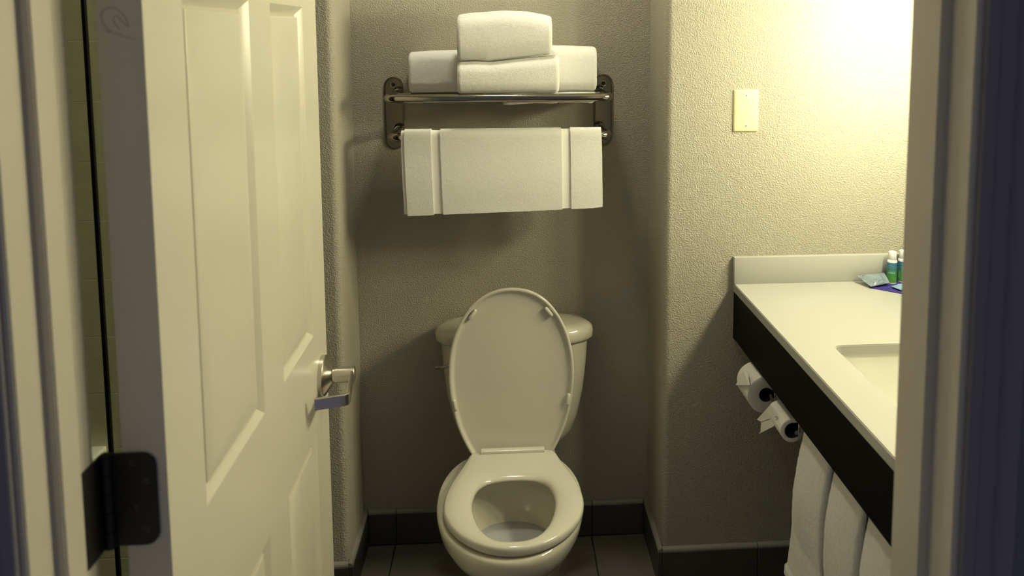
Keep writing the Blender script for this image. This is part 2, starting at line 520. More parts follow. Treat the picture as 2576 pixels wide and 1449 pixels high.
# hinge: two leaves and a knuckle
hg = empty('hinge', (-0.4835, 0.993, 0.98)); hg.parent = door
hg.matrix_parent_inverse = Matrix.Translation(-Vector(door.location))
hz0, hz1 = 0.980, 1.0975
def leaf_pts(w, h, r, n=6):
    return [(0, 0), (w - r, 0)] + arc(w - r, r, r, -math.pi / 2, 0, n)[1:] + arc(w - r, h - r, r, 0, math.pi / 2, n) + [(0, h)]
lp = leaf_pts(0.058, hz1 - hz0, 0.016)
rings = [[(-0.4835 + x, y, hz0 + z) for x, z in lp] for y in (0.9945, 0.9978)]
def child(name, bm, mat, root, label=None, angle=40):
    o = obj(name, bm, mat, None, angle=angle, label=label)
    o.parent = root
    q = Vector(root.location)
    o.matrix_parent_inverse = Matrix.Translation(-q)
    return o
child('leaf', loft(rings), M['bronze'], hg)
rings = [[(x, 0.9935 - a, hz0 + z) for a, z in lp] for x in (-0.4898, -0.4868)]
child('leaf', loft(rings), M['bronze'], hg)
bm = bmesh.new()
for k in range(5):
    za = hz0 + (hz1 - hz0) * k / 5; zb = hz0 + (hz1 - hz0) * (k + 1) / 5
    add_lathe(bm, (-0.4815, 0.9905, za + 0.0004), (0, 0, 1), [(0, 0.0055), (0.0004, 0.0064), (zb - za - 0.0012, 0.0064), (zb - za - 0.0008, 0.0055)], 16)
add_lathe(bm, (-0.4815, 0.9905, hz1 - 0.001), (0, 0, 1), [(0, 0.0055), (0.003, 0.0058), (0.0045, 0.003)], 16)
child('knuckle', bm, M['bronze'], hg)
for x, z in ((-0.452, 0.006 + hz1 - 0.018), (-0.437, hz1 - 0.036), (-0.449, hz0 + 0.048), (-0.440, hz0 + 0.020)):
    bm = bmesh.new()
    add_lathe(bm, (x, 0.9946, z), (0, -1, 0), [(0, 0.0042), (0.0006, 0.0040), (0.0002, 0.0018), (-0.001, 0.001)], 14)
    child('screw', bm, M['bronze_screw'], hg)

for k_, pts_ in enumerate(([(-0.4599, 1.622), (-0.4552, 1.6283), (-0.4463, 1.6305), (-0.4373, 1.6256), (-0.4313, 1.6156), (-0.4299, 1.6093), (-0.4341, 1.612), (-0.4424, 1.6211), (-0.4463, 1.6156), (-0.4398, 1.6052)],
              [(-0.4591, 1.6211), (-0.4578, 1.613), (-0.453, 1.6057), (-0.4487, 1.603)], [(-0.4548, 1.6039), (-0.4444, 1.6012), (-0.4323, 1.5966), (-0.4227, 1.5947)])):
    bm = bmesh.new()
    add_tube(bm, [(x, HY - 0.0001, z) for x, z in catmull(pts_, 6, False)], 0.0006, 6)
    obj('pencil_scribble', bm, M['pencil'], door, label='faint pencil scribble on the door edge')

# lever handle
lv = empty('lever_handle', (XD, 1.825, 0.84)); lv.parent = door
lv.matrix_parent_inverse = Matrix.Translation(-Vector(door.location))
LY, LZ = 1.828, 0.842
bm = bmesh.new()
add_lathe(bm, (XD, LY, LZ), (1, 0, 0), [(0, 0.0445), (0.009, 0.0445), (0.0105, 0.0435), (0.026, 0.0175), (0.0265, 0.0155)], 48)
child('rosette', bm, M['nickel'], lv, angle=25)
bm = bmesh.new()
add_lathe(bm, (XD + 0.0262, LY, LZ), (1, 0, 0), [(0, 0.0150), (0.005, 0.0150), (0.0052, 0.0170), (0.046, 0.0170), (0.0475, 0.0155)], 32)
child('neck', bm, M['nickel'], lv, angle=30)
path = [(-0.346, 1.846), (-0.3425, 1.80), (-0.336, 1.742), (-0.332, 1.712), (-0.3325, 1.702), (-0.339, 1.6965), (-0.36, 1.690), (-0.396, 1.679)]
w = 0.0036
side = []
for i, p in enumerate(path):
    a = Vector(path[max(i - 1, 0)]); b = Vector(path[min(i + 1, len(path) - 1)])
    t = (b - a).normalized(); side.append(Vector((-t.y, t.x)))
rings = []
for p, nrm in zip(path, side):
    P0 = Vector(p) + nrm * w; P1 = Vector(p) - nrm * w
    h = 0.0125
    e = 0.0012
    rings.append([(P0.x, P0.y, LZ - h + e), (P0.x, P0.y, LZ + h - e), (P0.x * .8 + P1.x * .2, P0.y * .8 + P1.y * .2, LZ + h), (P1.x * .8 + P0.x * .2, P1.y * .8 + P0.y * .2, LZ + h),
                  (P1.x, P1.y, LZ + h - e), (P1.x, P1.y, LZ - h + e), (P1.x * .8 + P0.x * .2, P1.y * .8 + P0.y * .2, LZ - h), (P0.x * .8 + P1.x * .2, P0.y * .8 + P1.y * .2, LZ - h)])
child('lever', loft(rings), M['nickel'], lv, angle=30)
bm = bmesh.new()
add_lathe(bm, (-0.3425, LY, LZ), (1, 0, 0), [(0, 0.006), (0.003, 0.0058), (0.0034, 0.005)], 20)
child('lock_button', bm, M['chrome'], lv)

# ---------------------------------------------------------------- shower screen glimpsed in the hinge gap
ss = empty('shower_screen', (-0.766, 1.6, 0.0))
tag(ss, 'clear glass shower screen with a thin black edge, seen through the hinge gap', 'shower screen')
obj('edge_seal', box(-0.7697, -0.7630, 1.596, 1.606, 0.0, 2.0, 0.0008, 1), M['black_seal'], ss, label='black vertical edge seal')
obj('glass_pane', box(-0.7690, -0.7637, 1.6065, 2.216, 0.004, 2.0), M['glass'], ss, smooth=False)
ld = obj('soap_ledge', box(-1.135, -1.072, 2.150, 2.2195, 0.475, 0.505, 0.006, 3), M['white_ledge'])
tag(ld, 'small white ceramic ledge on the shower tiles above the hinge', 'ledge')

# ---------------------------------------------------------------- toilet
TX = 0.0135
toilet = empty('toilet', (TX, 2.15, 0.0))
tag(toilet, 'off-white two-piece toilet with the lid raised', 'toilet')

def mirror_outline(tab, cx):
    """tab: list of (half width, y) from the front centre to the back centre"""
    right = [(cx + h, y) for h, y in tab]
    left = [(cx - h, y) for h, y in reversed(tab) if h > 1e-6]
    return right + left

def resample_polar(pts, c, n):
    """closed outline -> n points at equal angles about c"""
    out = []
    m_ = len(pts)
    for k in range(n):
        a = -math.pi / 2 + 2 * math.pi * k / n
        d = Vector((math.cos(a), math.sin(a)))
        best = 0
        for i in range(m_):
            p, q = Vector(pts[i]) - Vector(c), Vector(pts[(i + 1) % m_]) - Vector(c)
            e = q - p
            den = d.x * e.y - d.y * e.x
            if abs(den) < 1e-12: continue
            t = (p.x * e.y - p.y * e.x) / den
            s = (p.x * d.y - p.y * d.x) / den
            if t > 0 and -1e-6 <= s <= 1 + 1e-6: best = max(best, t)
        out.append(Vector(c) + d * best)
    return out

# bowl, one outside skin running over the rim into the basin
BX = 0.0045
def egg(cx, hw, yf, yb, n=64, sq=2.25, wide=0.52):
    """egg outline: rounder front, squarer back"""
    yc = yf + (yb - yf) * wide
    out = []
    for k in range(n):
        a = -math.pi / 2 + 2 * math.pi * k / n
        c, s = math.cos(a), math.sin(a)
        if s < 0:
            x = hw * math.copysign(abs(c) ** (2 / 2.1), c); y = yc - (yc - yf) * abs(s) ** (2 / 2.1)
        else:
            x = hw * math.copysign(abs(c) ** (2 / sq), c); y = yc + (yb - yc) * abs(s) ** (2 / sq)
        out.append((cx + x, y))
    return out
prof = [  # z, half width, front y, back y
    (0.000, 0.118, 2.010, 2.420), (0.018, 0.120, 2.006, 2.420), (0.045, 0.105, 2.022, 2.410), (0.12, 0.100, 2.020, 2.395), (0.19, 0.118, 1.975, 2.385),
    (0.25, 0.148, 1.910, 2.375), (0.30, 0.173, 1.856, 2.370), (0.335, 0.1860, 1.832, 2.366), (0.362, 0.1905, 1.824, 2.360), (0.374, 0.1900, 1.825, 2.360), (0.3795, 0.186, 1.829, 2.357)]
rings = [[(x, y, z) for x, y in egg(BX, hw + 0.0015, yf, yb)] for z, hw, yf, yb in prof]
inn = [(0.3800, 0.176, 1.842, 2.235), (0.3785, 0.150, 1.868, 2.205), (0.371, 0.143, 1.874, 2.198), (0.352, 0.148, 1.872, 2.206), (0.33, 0.145, 1.878, 2.212), (0.29, 0.130, 1.90, 2.208), (0.25, 0.112, 1.925, 2.192), (0.20, 0.08, 1.96, 2.13), (0.16, 0.05, 2.0, 2.08)]
rings += [[(x, y, z) for x, y in egg(BX + 0.006, hw, yf, yb)] for z, hw, yf, yb in inn]
obj('bowl', loft(rings), M['porcelain'], toilet, angle=60)
obj('water', loft([[(x, y, z) for x, y in egg(BX, 0.1145, 1.922, 2.194)] for z in (0.250, 0.2535)]), M['water'], toilet, angle=30)
obj('tank_shelf', loft([[(x, y, z) for x, y in rrect(TX + .004, 2.40, hx, 0.10, 0.05)] for z, hx in ((0.24, 0.085), (0.30, 0.11), (0.345, 0.125), (0.352, 0.122))]), M['porcelain'], toilet, angle=50)

# seat ring
outer_tab = [(0, 1.832), (0.045, 1.839), (0.088, 1.860), (0.125, 1.892), (0.156, 1.937), (0.175, 1.990), (0.1795, 2.045), (0.1725, 2.105), (0.158, 2.162), (0.141, 2.215), (0.1275, 2.262), (0.1215, 2.286), (0.110, 2.298), (0.09, 2.300), (0.045, 2.300), (0, 2.300)]
inner_tab = [(0, 1.868), (0.035, 1.874), (0.062, 1.895), (0.083, 1.932), (0.099, 1.985), (0.106, 2.040), (0.101, 2.090), (0.088, 2.124), (0.062, 2.146), (0.03, 2.154), (0, 2.156)]
oc = (TX, 2.03)
NS = 120
O = resample_polar(catmull(mirror_outline(outer_tab, TX), 8), oc, NS)
I = resample_polar(catmull(mirror_outline(inner_tab, TX), 8), oc, NS)
def mixr(t, z):
    return [(o_.x + (i_.x - o_.x) * t, o_.y + (i_.y - o_.y) * t, z) for o_, i_ in zip(O, I)]
sz = 0.3875
rings = [mixr(0.03, sz), mixr(0.0, sz + 0.004), mixr(0.0, sz + 0.013), mixr(0.03, sz + 0.018), mixr(0.09, sz + 0.0205), mixr(0.30, sz + 0.0225), mixr(0.55, sz + 0.0220),
         mixr(0.80, sz + 0.0190), mixr(0.93, sz + 0.0150), mixr(0.99, sz + 0.009), mixr(1.0, sz + 0.004), mixr(0.97, sz)]
rings.append(rings[0])
bm = loft(rings, False, False)
bmesh.ops.remove_doubles(bm, verts=bm.verts, dist=1e-5)
seat = obj('seat', bm, M['seat'], toilet, angle=70)
for px_, py_ in ((-0.125, 2.08), (0.125, 2.08), (-0.10, 1.915), (0.10, 1.915)):
    bm = bmesh.new()
    add_box(bm, TX + px_ - 0.012, TX + px_ + 0.012, py_ - 0.01, py_ + 0.01, 0.3785, 0.3885, 0.002)
    obj('bumper_pad', bm, M['seat'], toilet)

# hinge bar
bm = bmesh.new()
def hinge_ring(x):
    return [(x, y, z) for y, z in rrect(2.2825, 0.4070, 0.0105, 0.0115, 0.0045, 4)]
add_loft(bm, [hinge_ring(TX - 0.0905), hinge_ring(TX + 0.0905)])
bmesh.ops.bevel(bm, geom=[e for e in bm.edges if abs(e.verts[0].co.x - e.verts[1].co.x) < 1e-6], offset=0.001, segments=1, affect='EDGES')
obj('seat_hinge', bm, M['seat'], toilet, angle=40)

# raised lid
lid_tab = [(0.0, -0.026), (0.06, -0.026), (0.095, -0.024), (0.112, -0.010), (0.1265, 0.014), (0.1385, 0.038), (0.155, 0.078), (0.169, 0.130), (0.1775, 0.185), (0.1800, 0.235), (0.1755, 0.290), (0.162, 0.345), (0.139, 0.395), (0.108, 0.436), (0.072, 0.463), (0.035, 0.476), (0.0, 0.4795)]
lo = catmull(mirror_outline(lid_tab, 0.0), 6)
LC = (0.0, 0.23)
LO = resample_polar(lo, LC, 120)
lid_root = Vector((TX - 0.001, 2.302, 0.3975))
lean = math.radians(3.2)
def lid_pt(x, h, d):
    """x across, h up the lid, d out of the lid towards the camera"""
    return (lid_root.x + x, lid_root.y + h * math.sin(lean) - d * math.cos(lean), lid_root.z + h * math.cos(lean) + d * math.sin(lean))
def lid_ring(inset, d):
    out = []
    for p in LO:
        v = p - Vector(LC); L = v.length
        q = Vector(LC) + v * ((L - inset) / L)
        out.append(lid_pt(q.x, q.y, d))
    return out
rings = [lid_ring(0.010, -0.010), lid_ring(0.003, -0.008), lid_ring(0.0, -0.004), lid_ring(0.0, 0.003), lid_ring(0.0015, 0.005), lid_ring(0.0045, 0.0058), lid_ring(0.0085, 0.0050),
         lid_ring(0.0115, 0.0005), lid_ring(0.0145, -0.0030), lid_ring(0.020, -0.0042), lid_ring(0.10, -0.0042)]
lid = obj('lid', loft(rings), M['seat'], toilet, angle=60)
for cx_, ch_, ang in ((-0.1085, 0.4055, 0.66), (0.1085, 0.4085, -0.66), (-0.1625, 0.145, -0.16), (0.1625, 0.152, 0.16)):
    pts = rrect(0, 0, 0.0052, 0.0165, 0.005, 5)
    rg = []
    for sc, d in ((1.0, -0.003), (1.0, 0.0075), (0.7, 0.0095)):
        rg.append([lid_pt(cx_ + (x * sc) * math.cos(ang) + (y * (0.6 + .4 * sc)) * math.sin(ang), ch_ - (x * sc) * math.sin(ang) + (y * (0.6 + .4 * sc)) * math.cos(ang), d) for x, y in pts])
    b_ = obj('bumper', loft(rg), M['seat'], toilet, angle=50)
    b_.parent = lid

# tank
KX = 0.0235
def tank_ring(hw, yf, yb, z, bw, n=20, bow=0.024):
    """D outline: narrower back edge, bowed front"""
    half = [(0.0, yf), (hw * 0.35, yf + bow * 0.10), (hw * 0.66, yf + bow * 0.45), (hw * 0.88, yf + bow * 1.25), (hw * 0.985, yf + (yb - yf) * 0.40), (hw * 0.985, yf + (yb - yf) * 0.58), (bw + (hw - bw) * 0.55, yf + (yb - yf) * 0.86), (bw, yb - 0.002), (bw * 0.9, yb), (0.0, yb)]
    out = catmull(mirror_outline(half, KX), 5)
    return [(x, min(y, 2.5195), z) for x, y in resample_polar(out, (KX, (yf + yb) / 2), 72)]
tk = [(0.345, 0.100, 2.405, 2.485, 0.09), (0.352, 0.128, 2.392, 2.494, 0.11), (0.372, 0.156, 2.380, 2.502, 0.13), (0.40, 0.173, 2.374, 2.506, 0.14), (0.45, 0.191, 2.368, 2.508, 0.16), (0.53, 0.2075, 2.362, 2.510, 0.18), (0.61, 0.2165, 2.358, 2.510, 0.19), (0.690, 0.2215, 2.355, 2.510, 0.195)]
obj('tank', loft([tank_ring(hw, yf, yb, z, bw) for z, hw, yf, yb, bw in tk]), M['porcelain'], toilet, angle=60)
tl_ = [(0.6905, 0.226, 2.352, 2.512, 0.165), (0.691, 0.2325, 2.347, 2.514, 0.170), (0.697, 0.2370, 2.3445, 2.5155, 0.172), (0.715, 0.2375, 2.344, 2.516, 0.172), (0.724, 0.2350, 2.3455, 2.5155, 0.170), (0.7315, 0.2290, 2.350, 2.5135, 0.166), (0.736, 0.218, 2.358, 2.510, 0.158), (0.7385, 0.19, 2.374, 2.500, 0.14), (0.7395, 0.10, 2.405, 2.475, 0.08)]
obj('tank_lid', loft([tank_ring(hw, yf, yb, z, bw, bow=0.030) for z, hw, yf, yb, bw in tl_]), M['porcelain'], toilet, angle=60)
# flush lever
fl_ = bmesh.new()
add_lathe(fl_, (-0.150, 2.374, 0.648), (0, -1, 0), [(0, 0.011), (0.008, 0.011), (0.012, 0.009), (0.0165, 0.0095), (0.022, 0.007), (0.024, 0.003)], 20)
rg = []
for t, rr in ((0, 0.0085), (0.18, 0.0075), (0.42, 0.0048), (0.7, 0.0042), (0.92, 0.0048), (1, 0.003)):
    x = -0.150 - 0.058 * t; z = 0.648 - 0.0115 * min(1, t * 2.0) ; y = 2.356 - 0.004 * t
    rg.append([(x, y + 0.0035 * math.cos(a), z + rr * math.sin(a)) for a in [2 * math.pi * k / 12 for k in range(12)]])
add_loft(fl_, rg)
obj('flush_lever', fl_, M['smoke_chrome'], toilet, angle=40, label='small chrome flush lever')

# ---------------------------------------------------------------- towel rack
RZ = 1.4245           # height of the shelf tube
rack = empty('towel_rack', (-0.0135, YB, RZ))
tag(rack, 'polished metal hotel towel rack on the wall above the toilet', 'towel rack')
def stadium(cx, cz, hw, hh, n=12):
    return arc(cx, cz + hh - hw, hw, 0, math.pi, n) + arc(cx, cz - hh + hw, hw, math.pi, 2 * math.pi, n)
for cx, cz in ((-0.3295, 1.3625), (0.3005, 1.3665)):
    rg = []
    for ins, d in ((0, 0.0), (0, 0.0045), (0.0012, 0.006), (0.0035, 0.006), (0.0048, 0.0042), (0.012, 0.0040)):
        rg.append([(x, YB - d, z) for x, z in stadium(cx, cz, 0.0290 - ins, 0.1095 - ins)])
    p = obj('wall_plate', loft(rg), M['plate_dark_reflection'], rack, angle=30)
    bm = bmesh.new()
    add_lathe(bm, (cx, YB - 0.0040, 1.448), (0, -1, 0), [(0, 0.0095), (0.0016, 0.0092), (0.0020, 0.0075), (0.0012, 0.0062)], 24)
    a = obj('screw_ring', bm, M['smoke_chrome'], None, angle=30)
    a.parent = p
    bm = bmesh.new()
    add_lathe(bm, (cx, YB - 0.0052, 1.448), (0, -1, 0), [(0, 0.0060), (0.0003, 0.0058)], 20)
    a = obj('screw_hole', bm, M['black_hole'], None)
    a.parent = p

def u_tube(xl, xr, yb, yf, z, r, zb=None):
    zb = z if zb is None else zb
    rc = 0.024
    pts = [(xl, yb, zb)]
    pts += [(xl + 0.001, yb + (yf + rc - yb) * t, zb + (z - zb) * t) for t in (0.33, 0.66)]
    pts += [(xl + rc - rc * math.cos(a), yf + rc - rc * math.sin(a), z) for a in [math.pi / 2 * k / 8 for k in range(9)]]
    pts += [(xr - rc + rc * math.sin(a), yf + rc - rc * math.cos(a), z) for a in [math.pi / 2 * k / 8 for k in range(9)]]
    pts += [(xr - 0.001, yb + (yf + rc - yb) * t, zb + (z - zb) * t) for t in (0.66, 0.33)]
    pts += [(xr, yb, zb)]
    bm = bmesh.new()
    add_tube(bm, pts, r, 18)
    return bm
obj('shelf_rail', u_tube(-0.3165, 0.2900, YB - 0.004, 2.279, RZ, 0.0112), M['smoke_chrome'], rack, angle=60)
obj('towel_bar', u_tube(-0.3120, 0.2905, YB - 0.004, 2.318, 1.314, 0.0122), M['smoke_chrome'], rack, angle=60)
for y in (2.352, 2.425):
    bm = bmesh.new()
    add_tube(bm, [(-0.309, y, RZ - 0.001), (0.283, y, RZ - 0.001)], 0.0062, 12)
    obj('shelf_rod', bm, M['smoke_chrome'], rack, angle=60)
for s, x in ((-1, -0.3150), (1, 0.2885)):
    for z in (RZ, 1.314):
        bm = bmesh.new()
        pts = [(x - s * 0.0 + dx, yy, z + dz) for yy in (YB - 0.003,) for dx, dz in ()]
        add_loft(bm, [[(x + hx * math.cos(a), y, z + hz * math.sin(a)) for a in [2 * math.pi * k / 18 for k in range(18)]]
                      for y, hx, hz in ((YB - 0.003, 0.0165, 0.020), (YB - 0.012, 0.0160, 0.019), (YB - 0.030, 0.0130, 0.0135))])
        obj('arm_socket', bm, M['smoke_chrome'], rack, angle=50)

# ---------------------------------------------------------------- folded towels on the rack
def perim(hy, hz, rr, n):
    P = rrect(0, 0, hy, hz, rr, 10)
    P.append(P[0])
    d = [0]
    for a, b in zip(P[:-1], P[1:]): d.append(d[-1] + math.hypot(b[0] - a[0], b[1] - a[1]))
    out = []; j = 0
    for i in range(n):
        t = d[-1] * i / n
        while d[j + 1] < t: j += 1
        f = (t - d[j]) / max(1e-9, d[j + 1] - d[j])
        out.append((P[j][0] + (P[j + 1][0] - P[j][0]) * f, P[j][1] + (P[j + 1][1] - P[j][1]) * f))
    return out

def folded_towel(name, x0, x1, y0, y1, zb, zt, rad, label, seed=0, fold_levels=3, bulge=0.004, skew=0.0):
    """soft folded towel lying along X. zb, zt: tables (x fraction -> z)."""
    random.seed(seed)
    N = 130
    nx = max(30, int((x1 - x0) / 0.0035))
    def ring(x, f, sc=1.0):
        b, t = interp(zb, f), interp(zt, f)
        cy, cz = (y0 + y1) / 2, (b + t) / 2
        hy, hz = (y1 - y0) / 2, (t - b) / 2
        rr = min(rad, hy * 0.95, hz * 0.95)
        base = []
        pts = perim(hy, hz, rr, N)
        for i in range(N):
            u, v = pts[i]
            # front (y low) swells a little between top and bottom
            u2 = u * sc; v2 = v * sc
            if u < -hy * 0.8: u2 -= bulge * (1 - (v / hz) ** 2) * sc
            base.append(fuzz((x + skew * (v / hz), cy + u2, cz + v2)))
        return base
    rings = []
    # left end: rounded with fold grooves
    ends = [(0.30, 0.0035), (0.44, 0.0015), (0.47, 0.0070), (0.50, 0.0015), (0.70, 0.0015), (0.73, 0.0080), (0.76, 0.0015), (0.90, 0.0020), (0.965, 0.0050)]
    for sc, dx in ends: rings.append(ring(x0 + dx, 0, sc))
    for i in range(nx + 1):
        f = i / nx
        rings.append(ring(x0 + 0.010 + (x1 - x0 - 0.020) * f, f, 1.0))
    for sc, dx in reversed(ends): rings.append(ring(x1 - dx, 1, sc))
    o = obj(name, loft(rings), M['towel'], angle=180)
    return tag(o, label, 'towel', 'folded towels on the rack')
sb = RZ + 0.0115
FT = []
FT.append(folded_towel('folded_towel', -0.272, 0.268, 2.383, 2.514, [(0, sb - .0035), (1, sb - .0035)], [(0, 1.5470), (0.1, 1.5505), (0.35, 1.552), (0.5, 1.555), (0.72, 1.5655), (0.9, 1.563), (1, 1.561)], 0.030,
             'wide folded white bath towel at the back of the rack shelf', 1))
FT.append(folded_towel('folded_towel', -0.129, 0.152, 2.272, 2.3755, [(0, sb), (1, sb)], [(0, 1.5220), (0.15, 1.5235), (0.3, 1.5215), (0.6, 1.5295), (1, 1.539)], 0.030,
             'folded white towel at the front of the rack shelf, under the topmost towel', 2, skew=0.0))
FT.append(folded_towel('folded_towel', -0.128, 0.1335, 2.279, 2.372, [(0, 1.5245), (0.15, 1.5255), (0.3, 1.5235), (0.6, 1.5315), (1, 1.5405)], [(0, 1.652), (0.1, 1.6555), (0.5, 1.6620), (0.75, 1.660), (0.92, 1.653), (1, 1.648)], 0.040,
             'topmost rolled white towel, crowning the stack on the rack', 3, bulge=0.006))

def droop(parent, x0, x1, y0, y1, zt, zb):
    n = 30
    rings = []
    for i in range(n + 1):
        x = x0 + (x1 - x0) * i / n
        e = min(1.0, 0.35 + 8 * min(i, n - i) / n)
        b = interp(zb, i / n)
        rings.append([fuzz((x, (y0 + y1) / 2 + (y - (y0 + y1) / 2) * e, z), 0.0007) for y, z in perim_yz(y0, y1, b, zt, 0.006)])
    o = obj('drooping_fold', loft(rings), M['towel'], None, angle=180)
    o.parent = parent
    return o
def perim_yz(y0, y1, z0, z1, r):
    return [((y0 + y1) / 2 + u, (z0 + z1) / 2 + v) for u, v in perim((y1 - y0) / 2, (z1 - z0) / 2, r, 40)]
droop(FT[1], -0.003, 0.1475, 2.300, 2.340, 1.437, [(0, 1.4040), (0.1, 1.4025), (0.3, 1.4045), (0.6, 1.4070), (1, 1.4055)])
droop(FT[0], -0.060, 0.262, 2.384, 2.416, 1.431, [(0, 1.414), (0.25, 1.4075), (0.5, 1.4065), (0.7, 1.400), (0.85, 1.4005), (0.97, 1.3985), (1, 1.404)])

# ---------------------------------------------------------------- towel hanging on the lower bar
ht = empty('hanging_towel', (-0.0075, 2.318, 1.32))
tag(ht, 'white bath towel with woven bands draped over the lower rack bar', 'towel')
BZ, BY = 1.314, 2.318
def drape_ring(x, th, front, back, ri=0.0126):
    """closed cross-section of an inverted U in YZ at x: inner gap around the bar, thickness th"""
    ro = ri + th
    outer, inner = [], []
    nseg = 60
    for k in range(nseg + 1):                  # front hem up to the bar
        t = k / nseg
        z = front + (BZ - front) * t
        sway = 0.006 * math.sin(math.pi * (1 - t)) + 0.004 * (1 - t)
        outer.append((x, BY - ro - sway * 0.7, z)); inner.append((x, BY - ri * (1 - 0.75 * (1 - t)) - sway * 0.7, z))
    for k in range(1, 12):
        a = math.pi * k / 12
        outer.append((x, BY - ro * math.cos(a), BZ + ro * math.sin(a) * 0.9)); inner.append((x, BY - ri * math.cos(a), BZ + ri * math.sin(a)))
    for k in range(nseg + 1):
        t = k / nseg
        z = BZ + (back - BZ) * t
        outer.append((x, BY + ro - 0.004 * t, z)); inner.append((x, BY + ri * (1 - 0.75 * t) - 0.001 * t, z))
    ring = outer + list(reversed(inner))
    return ring
def drape(x0, x1, th, mat, name, hem, fz=0.0004, lab=None, shift=0.0):
    n = max(4, int((x1 - x0) / 0.0035))
    rings = []
    for i in range(n + 1):
        x = x0 + (x1 - x0) * i / n
        f = hem(x)
        rg = drape_ring(x, th, f, f + 0.006)
        out = []
        for (a, b, c) in rg:
            # the towel hangs slightly narrower at the left foot, as in the photograph
            k = (BZ - c) / 0.21
            a2 = a + max(0, k) * (0.0055 if a < -0.15 else 0.0055 * max(0, (-a) / 0.15) if a < 0 else 0.003 * a / 0.27)
            out.append(fuzz((a2, b, c), fz))
        rings.append(out)
    return obj(name, loft(rings), mat, ht, angle=60, label=lab)
hem = lambda x: interp([(-0.30, 1.1010), (-0.28, 1.0985), (-0.20, 1.1005), (0.10, 1.1075), (0.17, 1.1100), (0.24, 1.1120), (0.28, 1.1165)], x)
drape(-0.2755, -0.2030, 0.0135, M['towel'], 'terry_panel', hem)
drape(-0.2030, -0.1775, 0.0095, M['weave'], 'woven_band', lambda x: hem(x) + 0.002, 0.0003, 'flat woven band of the towel')
drape(-0.1775, 0.1570, 0.0135, M['towel'], 'terry_panel', hem)
drape(0.1570, 0.1820, 0.0095, M['weave'], 'woven_band', lambda x: hem(x) + 0.002, 0.0003, 'flat woven band of the towel')
drape(0.1820, 0.2690, 0.0135, M['towel'], 'terry_panel', hem)
drape(-0.2845, -0.2755, 0.0095, M['weave'], 'side_hem', lambda x: hem(x) + 0.004, 0.0003)

# ---------------------------------------------------------------- blank wall plate
bp_ = empty('blank_wall_plate', (0.6675, YN, 1.385))
tag(bp_, 'blank almond cover plate screwed to the bright wall', 'wall plate')
rg = [[(x, YN - d, z) for x, z in rrect(0.6672, 1.3848, 0.0350 - i_, 0.0585 - i_, 0.0020, 3)] for i_, d in ((0, -0.001), (0, 0.0025), (0.0012, 0.0042), (0.0035, 0.0056), (0.0055, 0.0060))]
obj('cover', loft(rg), M['plate'], bp_, angle=25)
for z in (1.4275, 1.3430):
    bm = bmesh.new()
    add_lathe(bm, (0.6678, YN - 0.0060, z), (0, -1, 0), [(0, 0.0042), (0.0008, 0.0040), (0.0016, 0.0028), (0.0018, 0.0012)], 20)
    s_ = obj('screw', bm, M['screw_white'], bp_)
    bm = bmesh.new()
    add_box(bm, 0.6678 - 0.0017, 0.6678 + 0.0017, YN - 0.0083, YN - 0.0077, z - 0.0005, z + 0.0005)
    add_box(bm, 0.6678 - 0.0005, 0.6678 + 0.0005, YN - 0.00835, YN - 0.0077, z - 0.0017, z + 0.0017)
    q = obj('slot', bm, M['black_hole'], None, smooth=False)
    q.parent = s_

# ---------------------------------------------------------------- vanity counter
van = empty('vanity_counter', (0.92, 1.62, 0.735))
tag(van, 'cream vanity countertop with undermount sink and black apron', 'vanity')
CX0, CX1, CY0, CY1 = 0.640, RIGHT - 0.002, 0.992, YN - 0.001
CZ0, CZ1 = 0.8735, 0.8965
bm = bmesh.new()
def loop_edges(bm, pts, z):
    v = [bm.verts.new((x, y, z)) for x, y in pts]
    return v, [bm.edges.new((v[i], v[(i + 1) % len(v)])) for i in range(len(v))]
so = rrect((CX0 + CX1) / 2, (CY0 + CY1) / 2, (CX1 - CX0) / 2, (CY1 - CY0) / 2, 0.002, 2)
SX0, SX1, SY0, SY1 = 0.7345, 1.085, 1.225, 1.7735
si = rrect((SX0 + SX1) / 2, (SY0 + SY1) / 2, (SX1 - SX0) / 2, (SY1 - SY0) / 2, 0.022, 6)
vo, eo = loop_edges(bm, so, CZ1)
vi, ei = loop_edges(bm, si, CZ1)
bmesh.ops.triangle_fill(bm, use_beauty=True, use_dissolve=False, edges=eo + ei)
top_faces = list(bm.faces)
# keep only faces outside of the hole
ret = bmesh.ops.extrude_face_region(bm, geom=top_faces)
for g in ret['geom']:
    if isinstance(g, bmesh.types.BMVert): g.co.z = CZ0
es = [e for e in bm.edges if len(e.link_faces) == 2 and abs(e.verts[0].co.z - CZ1) < 1e-6 and abs(e.verts[1].co.z - CZ1) < 1e-6 and abs(e.link_faces[0].normal.z - e.link_faces[1].normal.z) > 0.5]
bm.normal_update()
es = [e for e in bm.edges if len(e.link_faces) == 2 and abs(e.verts[0].co.z - CZ1) < 1e-6 and abs(e.verts[1].co.z - CZ1) < 1e-6 and abs(abs(e.link_faces[0].normal.z) - abs(e.link_faces[1].normal.z)) > 0.5]
bmesh.ops.bevel(bm, geom=es, offset=0.0018, segments=2, affect='EDGES')
obj('countertop', bm, M['counter'], van, angle=40)
obj('backsplash', box(0.6385, CX1, YN - 0.0195, YN - 0.0005, CZ1 - 0.0005, 0.9735, 0.0022, 2), M['counter'], van, angle=40)
obj('side_splash', box(CX1 - 0.019, CX1, CY0, YN - 0.0205, CZ1 - 0.0005, 0.9735, 0.0022, 2), M['counter'], van, angle=40)
obj('apron', box(0.6425, 0.661, CY0, CY1 - 0.001, 0.7355, CZ0 - 0.0003, 0.0012, 1), M['apron'], van, angle=40, label='matt black front apron under the countertop')
